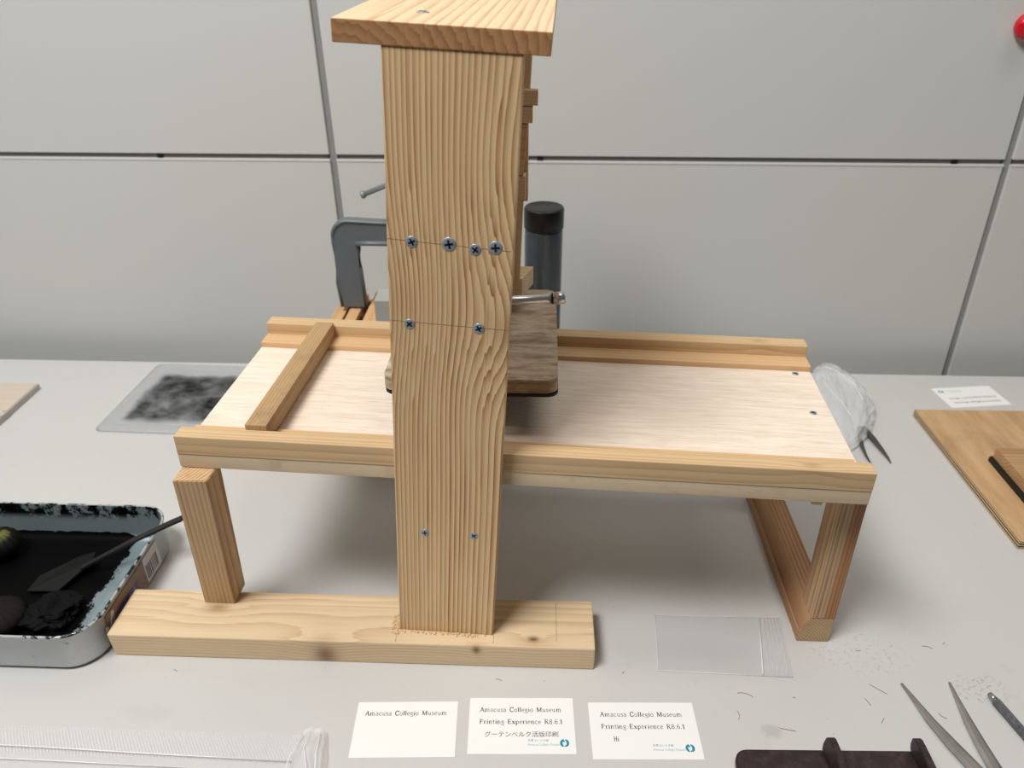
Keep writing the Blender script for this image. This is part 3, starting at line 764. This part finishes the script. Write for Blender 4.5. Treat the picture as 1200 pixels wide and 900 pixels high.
GL = {
 'A': (.80, [([(.08, 0), (.38, .98)], TN), ([(.38, .98), (.70, 0)], TK), ([(.19, .34), (.58, .34)], TN), sf(.08, .02), sf(.70, .02, .13)]),
 'C': (.78, [(Ar(.40, .5, .32, .49, 42, 318, 16), TK), ([(.68, .98), (.66, .70)], TN), ([(.66, .14), (.68, .26)], TN)]),
 'M': (1.0, [([(.14, 0), (.14, .98)], TN), ([(.14, .98), (.48, .06)], TK), ([(.48, .06), (.82, .98)], TN), ([(.84, 0), (.84, .98)], TK), sf(.14, .02), sf(.84, .02), sf(.10, .96, .08), sf(.88, .96, .08)]),
 'P': (.70, stem(.18, .98, True, False) + [sf(.14, .96), ([(.18, .96), (.36, .96)] + Ar(.36, .73, .24, .23, 90, -90) + [(.18, .50)], .075)]),
 'E': (.72, stem(.16, .98, True, False) + [([(.05, .96), (.60, .96), (.60, .78)], TN), ([(.16, .5), (.44, .5)], TN), ([(.44, .40), (.44, .60)], TN), ([(.05, .02), (.62, .02), (.64, .22)], TN)]),
 'R': (.80, stem(.18, .98, True, False) + [sf(.14, .96), ([(.18, .96), (.36, .96)] + Ar(.36, .74, .22, .22, 90, -90) + [(.18, .52)], .075), ([(.40, .52), (.62, .04), (.76, .03)], TK)]),
 'H': (.86, stem(.18, .98, True, False) + stem(.66, .98, True, False) + [sf(.18, .96), sf(.66, .96), ([(.18, .5), (.66, .5)], TN)]),
 'a': (.56, [(Ar(.24, .18, .17, .18, 70, 350, 12), .08), ([(.10, .52)] + Ar(.26, .48, .15, .17, 150, 0, 7) + [(.41, .10), (.52, .02)], .09)]),
 'c': (.52, [(Ar(.28, .32, .21, .32, 48, 320, 14), .09), ([(.40, .53), (.44, .50)], .11)]),
 'e': (.54, [([(.07, .36), (.47, .36)] + Ar(.28, .33, .20, .32, 8, 315, 16), .08)]),
 'g': (.56, [(Ar(.26, .44, .17, .20, 0, 360, 14), .08), ([(.38, .58), (.52, .62)], .06), ([(.16, .26), (.12, .14), (.40, .08)] + Ar(.28, -.12, .22, .15, 40, -220, 14), .07)]),
 'i': (.32, stem(.16, .63) + [([(.16, .82), (.16, .93)], .12)]),
 'l': (.32, stem(.16, .98)),
 'm': (1.0, stem(.16, .63) + [([(.16, .48)] + Ar(.32, .46, .16, .19, 160, 0, 7) + [(.48, 0)], .09), ([(.48, .48)] + Ar(.65, .46, .16, .19, 160, 0, 7) + [(.81, 0)], .09), sf(.48, .02), sf(.82, .02)]),
 'n': (.66, stem(.16, .63) + [([(.16, .48)] + Ar(.33, .46, .17, .19, 160, 0, 7) + [(.50, 0)], .09), sf(.50, .02)]),
 'o': (.58, [(Ar(.29, .32, .21, .32, 0, 360, 18), .09)]),
 'p': (.64, [([(.16, -.28), (.16, .63)], TK), sf(.16, -.27), ([(.04, .6), (.16, .6)], .055), (Ar(.34, .32, .21, .31, 150, -150, 14), .085)]),
 'r': (.48, stem(.16, .63) + [([(.16, .42)] + Ar(.34, .46, .17, .17, 160, 50, 6), .08)]),
 's': (.46, [([(.38, .50)] + Ar(.23, .48, .15, .16, 40, 230, 9) + Ar(.23, .17, .16, .16, 60, -150, 9), .085), ([(.38, .62), (.37, .48)], .05), ([(.06, .18), (.06, .02)], .05)]),
 't': (.40, [([(.17, .84), (.17, .12)] + Ar(.27, .12, .10, .10, 180, 330, 6), .09), ([(.04, .62), (.34, .62)], TN)]),
 'u': (.66, [([(.16, .62), (.16, .2)] + Ar(.31, .2, .15, .18, 180, 340, 7) + [(.48, .2)], .09), ([(.48, .62), (.48, .03), (.58, .03)], .09), ([(.04, .61), (.16, .61)], .055), ([(.36, .61), (.48, .61)], .055)]),
 'x': (.58, [([(.10, .62), (.48, .02)], TK), ([(.46, .62), (.10, .02)], TN), sf(.12, .61, .1), sf(.46, .61, .09), sf(.10, .02, .09), sf(.48, .02, .1)]),
 '8': (.60, [(Ar(.29, .73, .18, .22, 0, 360, 16), .085), (Ar(.29, .26, .22, .25, 0, 360, 16), .095)]),
 '6': (.60, [(Ar(.30, .29, .20, .28, 0, 360, 16), .09), ([(.46, .90)] + Ar(.42, .36, .34, .58, 100, 185, 8), .08)]),
 '1': (.46, [([(.24, .02), (.24, .96)], TK), sf(.24, .02, .16), ([(.08, .80), (.24, .94)], .06)]),
 '.': (.28, [([(.13, 0), (.13, .11)], .12)]), ' ': (.50, []),
}
def serif(parent, s_, width, x, y, z, mat, name):
    bm = bmesh.new(); pen = 0.0
    for ch in s_:
        adv, strokes = GL[ch]
        for pts, w_ in strokes:
            P_ = [V(p[0]+pen, p[1], 0) for p in pts]; L_ = []; R_ = []
            for i, p in enumerate(P_):
                d = P_[min(i+1, len(P_)-1)]-P_[max(i-1, 0)]
                d = d.normalized() if d.length > 1e-6 else V(1, 0, 0); n_ = V(-d.y, d.x, 0)*w_/2
                L_.append(bm.verts.new(p+n_)); R_.append(bm.verts.new(p-n_))
            for i in range(len(P_)-1): bm.faces.new((L_[i], R_[i], R_[i+1], L_[i+1]))
        pen += adv+.04
    k = width/pen; hk = 4.6                           # cap height in mm
    for v in bm.verts: v.co = V(v.co.x*k, v.co.y*hk, 0)
    for f in bm.faces:
        f.normal_update()
        if f.normal.z < 0: f.normal_flip()
    return finish(name, bm, mat, parent, V(x, y, z))
def emblem(parent, x, y, z, r=3.9):
    bm = bmesh.new(); n = 40                           # round teal badge with white figures left open
    def blob(pts): bm.faces.new([bm.verts.new((a*r, b*r, 0)) for a, b in pts])
    for a0, a1 in ((100, 250), (-65, 75)):
        out = [(math.cos(math.radians(a0+(a1-a0)*i/14)), math.sin(math.radians(a0+(a1-a0)*i/14))) for i in range(15)]
        inn = [(.48*math.cos(math.radians(a1+(a0-a1)*i/8))*(1 if i % 2 else .75), .66*math.sin(math.radians(a1+(a0-a1)*i/8))) for i in range(9)]
        blob(out+inn)
    blob([(-.12+.22*math.cos(a), .42+.2*math.sin(a)) for a in [2*math.pi*i/12 for i in range(12)]])
    blob([(.1+.16*math.cos(a), -.72+.2*math.sin(a)) for a in [2*math.pi*i/12 for i in range(12)]])
    return finish('emblem', bm, M_teal, parent, V(x, y, z))
def card(loc, rz, label, lines, logo=True, size=(91, 55)):
    c = thing('card', label, 'card', loc, rz, 'small printed cards')
    w2, h2 = size[0]/2, size[1]/2
    bm = bmesh.new(); add_box(bm, -w2, w2, -h2, h2, 0.02, .42); finish('paper', bm, M_card, c)
    for (s, x, y, wd, b) in lines:
        (serif(c, s, wd, x, y, .47, M_txt, 'printed_line') if s[0] in GL else text(c, s, wd, x, y, .47, M_txt, 'printed_line', 0))
    if logo:
        text(c, '天草コレジオ館', 17.5, 5.0, -15.6, .47, M_teal, 'printed_line', 0)
        text(c, 'Amacusa Collegio Museum', 27, 5.0, -19.6, .47, M_pale, 'printed_line', 0, 1.3)
        emblem(c, 36, -17.2, .47)
    return c
L1 = ('Amacusa Collegio Museum', -36.5, 13.2, 71.5, .006); L2 = ('Printing Experience R8.6.1', -36.5, 1.2, 72.0, .006)
card((388.15, -61.2, 0), .0353, 'white card with three full printed lines, middle of the row of three cards', [L1, L2, ('グーテンベルク活版印刷', -31.5, -11.0, 62.5, .004)])
card((288.5, -68.5, 0), .048, 'white printed card at the left end of the front row of three', [L1], logo=False, size=(88, 54))
card((493, -62, 0), .035, 'white printed card at the right end of the front row, beside the dark composing stick', [L1, L2, ('Hi', -27, -10.8, 4.6, .006)], size=(92, 55))
card((1033, 515.5, 0), math.pi+.136, 'white card lying upside down behind the plywood board at the back of the table', [L1, L2])

# ------------------------------------------------------------------ clear bags
tz = clear('zip_bag_film', .20, (226, 228, 228), .12, .25, 40); M_zip = tz.m
tz = clear('zip_bag_seam', .75, (250, 250, 250), .3); M_seam = tz.m
zb = thing('zip_bag', 'flat empty clear zip bag lying between press base and right legs', 'plastic bag', (574, 34, 0))
corners = dict(bl=V(512.4, 1.2, 0), br=V(635.6, -1.8, 0), tr=V(641.5, 69.6, 0), tl=V(518.1, 69.4, 0))
zo = V(574, 34, 0)
def zp(s, tt): return (corners['bl']*(1-s)+corners['br']*s)*(1-tt)+(corners['tl']*(1-s)+corners['tr']*s)*tt - zo
bm = bmesh.new(); nx, ny = 36, 20; top = []; bot = []
for i in range(nx+1):
    for j in range(ny+1):
        p = zp(i/nx, j/ny); e = math.sin(math.pi*i/nx)**.5*math.sin(math.pi*j/ny)**.5
        top.append(bm.verts.new((p.x, p.y, .35+1.6*e*(1+.35*mn.noise(V(i*.2, j*.25, 0)))))); bot.append(bm.verts.new((p.x, p.y, .08)))
for A in (top, bot):
    for i in range(nx):
        for j in range(ny):
            a = i*(ny+1)+j; f = bm.faces.new((A[a], A[a+ny+1], A[a+ny+2], A[a+1])); f.smooth = True
finish('film', bm, M_zip, zb)
def line(name, pts, r, mat, parent, flat=.6):
    bm = bmesh.new(); add_tube(bm, pts, r, 6, 0, flat); return finish(name, bm, mat, parent)
up = V(0, 0, 1.5)
finish_l = [(0.005, 0.004), (.995, .004)]
line('seam', [zp(0, 0)+V(0, 0, .5), zp(1, 0)+V(0, 0, .5)], .5, M_seam, zb)
line('seam', [zp(0, 1)+V(0, 0, .5), zp(1, 1)+V(0, 0, .5)], .35, M_seam, zb)
line('seam', [zp(0, 0)+V(0, 0, .5), zp(0, 1)+V(0, 0, .5)], .3, M_seam, zb)
line('zip_ridge', [zp(.775, .01)+up, zp(.83, .99)+up], .75, M_seam, zb)
for k in range(5):
    s = .035*k
    line('zip_ridge', [zp(.82+s, .01)+up*.8, zp(.87+s*.75, .99)+up*.8], .22, M_seam, zb)

# glossy sleeve at the front left, rolled at its right end
t = clear('sleeve_film', .2, (246, 244, 250), .12, .3, 12)
co = t.coords(); x, y, z = t.xyz(co)
ln = t.math('SINE', t.math('MULTIPLY', t.math('ADD', x, t.math('MULTIPLY', y, .7)), 2200.0))
mx = [n for n in t.t.nodes if n.type == 'MIX_SHADER'][0]
t.link(t.math('ADD', .16, t.math('MULTIPLY', t.math('MULTIPLY', t.step(ln, .2, .9), t.step(y, -.003, .004)), .22)), mx.inputs[0])
M_slv = t.m
sl = thing('plastic_sleeve', 'clear glossy plastic sleeve lying along the front left table edge', 'plastic sleeve', (50, -105, 0))
bm = bmesh.new(); nx, ny = 60, 16; G = []
for i in range(nx+1):
    for j in range(ny+1):
        X = -240 + 395*i/nx; Y = -70 + 96*j/ny
        G.append(bm.verts.new((X, Y - .008*(X+240)*0, .5 + 2.2*math.sin(math.pi*j/ny)*(1+.5*mn.noise(V(i*.12, j*.3, 0))))))
for i in range(nx):
    for j in range(ny):
        a = i*(ny+1)+j; f = bm.faces.new((G[a], G[a+ny+1], G[a+ny+2], G[a+1])); f.smooth = True
finish('film', bm, M_slv, sl)
line('fold', [V(-240, 8, 3.2), V(-80, 6, 3.4), V(40, 3, 3.2), V(150, 1, 3)], .6, M_seam, sl)
line('fold', [V(-240, -4, 3.2), V(-60, -6, 3.4), V(150, -9, 3)], .5, M_seam, sl)
t = clear('sleeve_roll', .30, (250, 250, 252), .08, .9, 34); M_roll = t.m
bm = bmesh.new(); nu, nv = 26, 22; G = []
for i in range(nu+1):
    for j in range(nv+1):
        a = math.pi*(i/nu); Y = -70 + 98*j/nv
        r = 9 + 3.5*mn.noise(V(i*.25, j*.3, 4)); w_ = 15 + 2*mn.noise(V(j*.3, 1, 1)) - 5*max(0, j/nv-.8)/.2
        G.append(bm.verts.new((163 - w_*math.cos(a) + .06*(28-Y)*1.2, Y, .6 + r*math.sin(a))))
for i in range(nu):
    for j in range(nv):
        a = i*(nv+1)+j; f = bm.faces.new((G[a], G[a+nv+1], G[a+nv+2], G[a+1])); f.smooth = True
finish('rolled_end', bm, M_roll, sl)
for pts in ([(156, 20, 9.5), (150, 2, 9), (149, -20, 8.5)], [(161, 24, 9.6), (160, 8, 11), (166, -8, 12), (172, -24, 11)], [(170, 22, 9), (171, 4, 11.5), (175, -16, 11)]):
    line('crease_glint', [V(*q) for q in pts], .55, M_seam, sl)  # white tubes paint the highlights on the crumpled roll

# crumpled bag with tweezers in it, behind the right end of the press
t = clear('crumpled_film', .42, (236, 238, 240), .12, .7, 38); M_crm = t.m
bm = bmesh.new(); bmesh.ops.create_icosphere(bm, subdivisions=6, radius=1)
for v in bm.verts:
    d = v.co.copy(); q = (d.y+1)/2                    # 0 at the mouth, 1 at the far end
    wid = 21 + 27*math.sin(math.pi*min(.93, q*.95+.05))**.8
    k = 1 + .16*mn.noise(d*1.9) + .12*abs(mn.noise(d*4.2+V(1, 5, 2))) - .10*abs(mn.noise(V(d.x*7+3, d.y*2.4, d.z*7)))
    cx = -18 + 22*q + 9*math.sin(2.6*q)
    top = (10+26*q)*k
    v.co = V(d.x*wid*k + cx, -128+206*q + 5*mn.noise(d*3), max(.4, 4+10*q + d.z*top) if d.z > -.3 else .4)
bag = finish('plastic_bag', bm, M_crm, None, V(822, 492, 0))
tag(bag, 'crumpled clear plastic bag beyond the right end of the press', 'plastic bag')
from mathutils.bvhtree import BVHTree
bvh = BVHTree.FromPolygons([v.co.copy() for v in bag.data.vertices], [tuple(p.vertices) for p in bag.data.polygons])
for (x0, y0), (x1, y1), bend in (((-20, 52), (14, 30), 5), ((2, 48), (26, -40), 8), ((-14, 20), (2, -70), -5)):
    P_ = []
    for k in range(15):                               # white lines paint the glints on creases along the top of the film
        q = k/14; px, py = x0+(x1-x0)*q + bend*math.sin(3.1*q), y0+(y1-y0)*q
        h = bvh.ray_cast(V(px, py, 200)*K, V(0, 0, -1))[0]
        if h is not None: P_.append(h/K)
    if len(P_) > 4:
        bm = bmesh.new(); add_tube(bm, P_, .5, 6); finish('crease_glint', bm, M_seam, bag)
for f in bag.data.polygons: f.use_smooth = True
M_twz = plain('tweezer_steel', (186, 182, 176), .28, .65, .6, var=.8, vscale=45); M_twd = plain('tweezer_dark', (84, 82, 79), .35, .4, .5, var=.3)
def tweezers(name, label, arms, mat, loc):
    o = thing(name, label, 'tweezers', loc, 0)
    for pts in arms:
        bm = bmesh.new(); P_ = [Vector(p[:3])-Vector(loc) for p in pts]; prev = None
        for i, p in enumerate(P_):
            d = (P_[min(i+1, len(P_)-1)]-P_[max(i-1, 0)]).normalized(); s = d.cross(V(0, 0, 1)).normalized(); u = s.cross(d)
            w_, h_ = pts[i][3], pts[i][4]
            R_ = [bm.verts.new(p+s*w_*math.cos(a)+u*h_*math.sin(a)) for a in [2*math.pi*k/8 + .39 for k in range(8)]]
            if prev:
                for k in range(8): bm.faces.new((prev[k], prev[(k+1) % 8], R_[(k+1) % 8], R_[k]))
            else: bm.faces.new(R_[::-1])
            prev = R_
        bm.faces.new(prev)
        finish('arm', bm, mat, o)
    return o
tweezers('tweezers', 'dark curved tweezers poking out of the crumpled plastic bag', [
    [(842, 418, 5, 5, 2.2), (845, 392, 6, 4.2, 2), (848, 366, 5, 3, 1.6), (850.5, 350, 3, 1.8, 1.2), (851, 340, 1.6, .7, .7)],
    [(838, 418, 5, 3.6, 2), (829, 395, 5.4, 3.2, 1.8), (825, 372, 4.6, 2.6, 1.5), (824, 352, 3, 1.6, 1.2), (825, 335, 1.6, .7, .7)]], M_twd, (838, 400, 0))
tweezers('tweezers', 'open steel tweezers pointing up beside the dark composing stick', [
    [(730.9, -5.7, 1.4, 1.17, .8), (735, -23, 2, 2.47, 1.2), (740, -45, 2.6, 4.42, 1.6), (748, -68, 3, 5.98, 1.8), (757, -90, 3.4, 6.50, 2), (770, -118, 3.6, 5.98, 2), (786, -150, 4, 5.72, 2.2)],
    [(774.6, -3.1, 1.4, 1.17, .8), (773.2, -24, 2, 2.47, 1.2), (772, -45, 2.6, 4.16, 1.6), (772, -68, 3, 5.46, 1.8), (773, -90, 3.4, 6.24, 2), (779, -118, 3.6, 5.98, 2), (789, -150, 4, 5.72, 2.2)]], M_twz, (775, -80, 0))
# pencil-like tool at the right edge
M_pen = plain('pen_metal', (132, 134, 138), .3, .45, .6, var=1.3, vscale=260)
pn = thing('awl', 'grey metal pen-like tool with a blunt tip at the front right corner', 'tool', (804, -20, 0))
pd = V(814.5-803.5, -62+17.5, 0).normalized(); pn.rotation_euler = (0, 0, math.atan2(pd.y, pd.x))
bm = bmesh.new(); add_cyl(bm, (-4, 0, 4), (4, 0, 4), 2.4, 3.0, 16, bev=.5); finish('tip', bm, M_twz, pn)
bm = bmesh.new(); add_cyl(bm, (4.1, 0, 4), (120, 0, 4), 3.9, 3.9, 6, bev=.3)
for f in bm.faces: f.smooth = False
finish('barrel', bm, M_pen, pn)

# ------------------------------------------------------------------ dark composing stick
t = NT('dark_stained_wood'); co = t.coords()
dn = t.noise(t.scale(co, (3, 3, 3)), 40, 5, .75)
t.bump(dn, .3, .0005)
M_dark = t.done(t.mix(t.step(dn, .4, .75), srgb((44, 33, 34)), srgb((70, 54, 54))), .5, 0, .35)
st = thing('composing_stick', 'dark brown composing stick with two upright fins at the front right edge', 'composing stick', (640, -110, 0), .027)
bm = bmesh.new()
pl_ = [(-76, -60), (82, -60), (80, 30.5)] + [(-66, 30.5), (-71, 29), (-74.6, 25), (-76, 19)]
add_prism(bm, pl_, 'Z', 0, 7, 0, 1.0)
finish('plate', bm, M_dark, st)
def fin(x, w0, w1, name='fin'):
    bm = bmesh.new()
    # leaning blade: foot on the plate, nose rounded at the back
    side = [(-60, 0), (31, 0), (33, 6), (32.5, 13), (29, 17), (23, 18), (-60, 15)]
    add_prism(bm, side, 'X', -w0, w0, 0, .9)
    for v in bm.verts:
        k = max(0, v.co.z)/18; v.co.x = v.co.x*(1-.45*k) + w1*k
    return finish(name, bm, M_dark, st, V(x, 0, 7.05))
fin(2, 5.0, 0); fin(75, 5.5, -4)

# ------------------------------------------------------------------ magnet on the wall
bm = bmesh.new(); add_lathe(bm, [(0, 0), (14, 0), (15.5, 2), (16.5, 6), (16, 11), (13, 15.5), (7, 18.2), (0, 19)], 36)
o = finish('magnet', bm, plain('magnet_red', (206, 14, 40), .22, 0, .6), None, V(1016.5, WY-.2, 488.2), Euler((math.pi/2, 0, 0)).to_matrix())
tag(o, 'round glossy red magnet on the grey wall panel, top right', 'magnet')
bm = bmesh.new(); add_box(bm, -1, 110, 0, .3, 0, 160)
o = finish('paper_sheet', bm, M_card, None, V(1012, WY-.6, 496)); tag(o, 'white paper sheet on the wall pinned by the red magnet', 'paper')

# ------------------------------------------------------------------ stray fibres on the table
M_fib = plain('fibre', (120, 106, 96), .8)
FIB = [(708, -12, 16, -.7), (587, -23, 14, -.3), (576, -44, 9, 1.5), (616, -57, 13, -.2), (630, -24, 2.5, 0), (754, -38, 7, -.8),
       (694, -26, 8, -1.2), (366, -15, 6, -.3), (705, 32, 5, .1), (650, 54, 3, .4), (772, 38, 9, -.3), (790, 44, 4, .6), (700, -45, 7, .9), (66, -16, 5, -.4), (480, -2, 3, .8)]
for i, (fx, fy, ln_, a) in enumerate(FIB):
    bm = bmesh.new(); n = 7; c_ = .35*math.sin(i*2.1)
    pts = [V((k/(n-1)-.5)*ln_, c_*ln_*(.25-(k/(n-1)-.5)**2)*2, .35) for k in range(n)]
    add_tube(bm, pts, .2, 5)
    o = finish('fibre', bm, M_fib, None, V(fx, fy, 0.02), Euler((0, 0, a)).to_matrix())
    tag(o, 'short dark fibre lying loose on the white table top', 'fibre', 'stray fibres on the table')
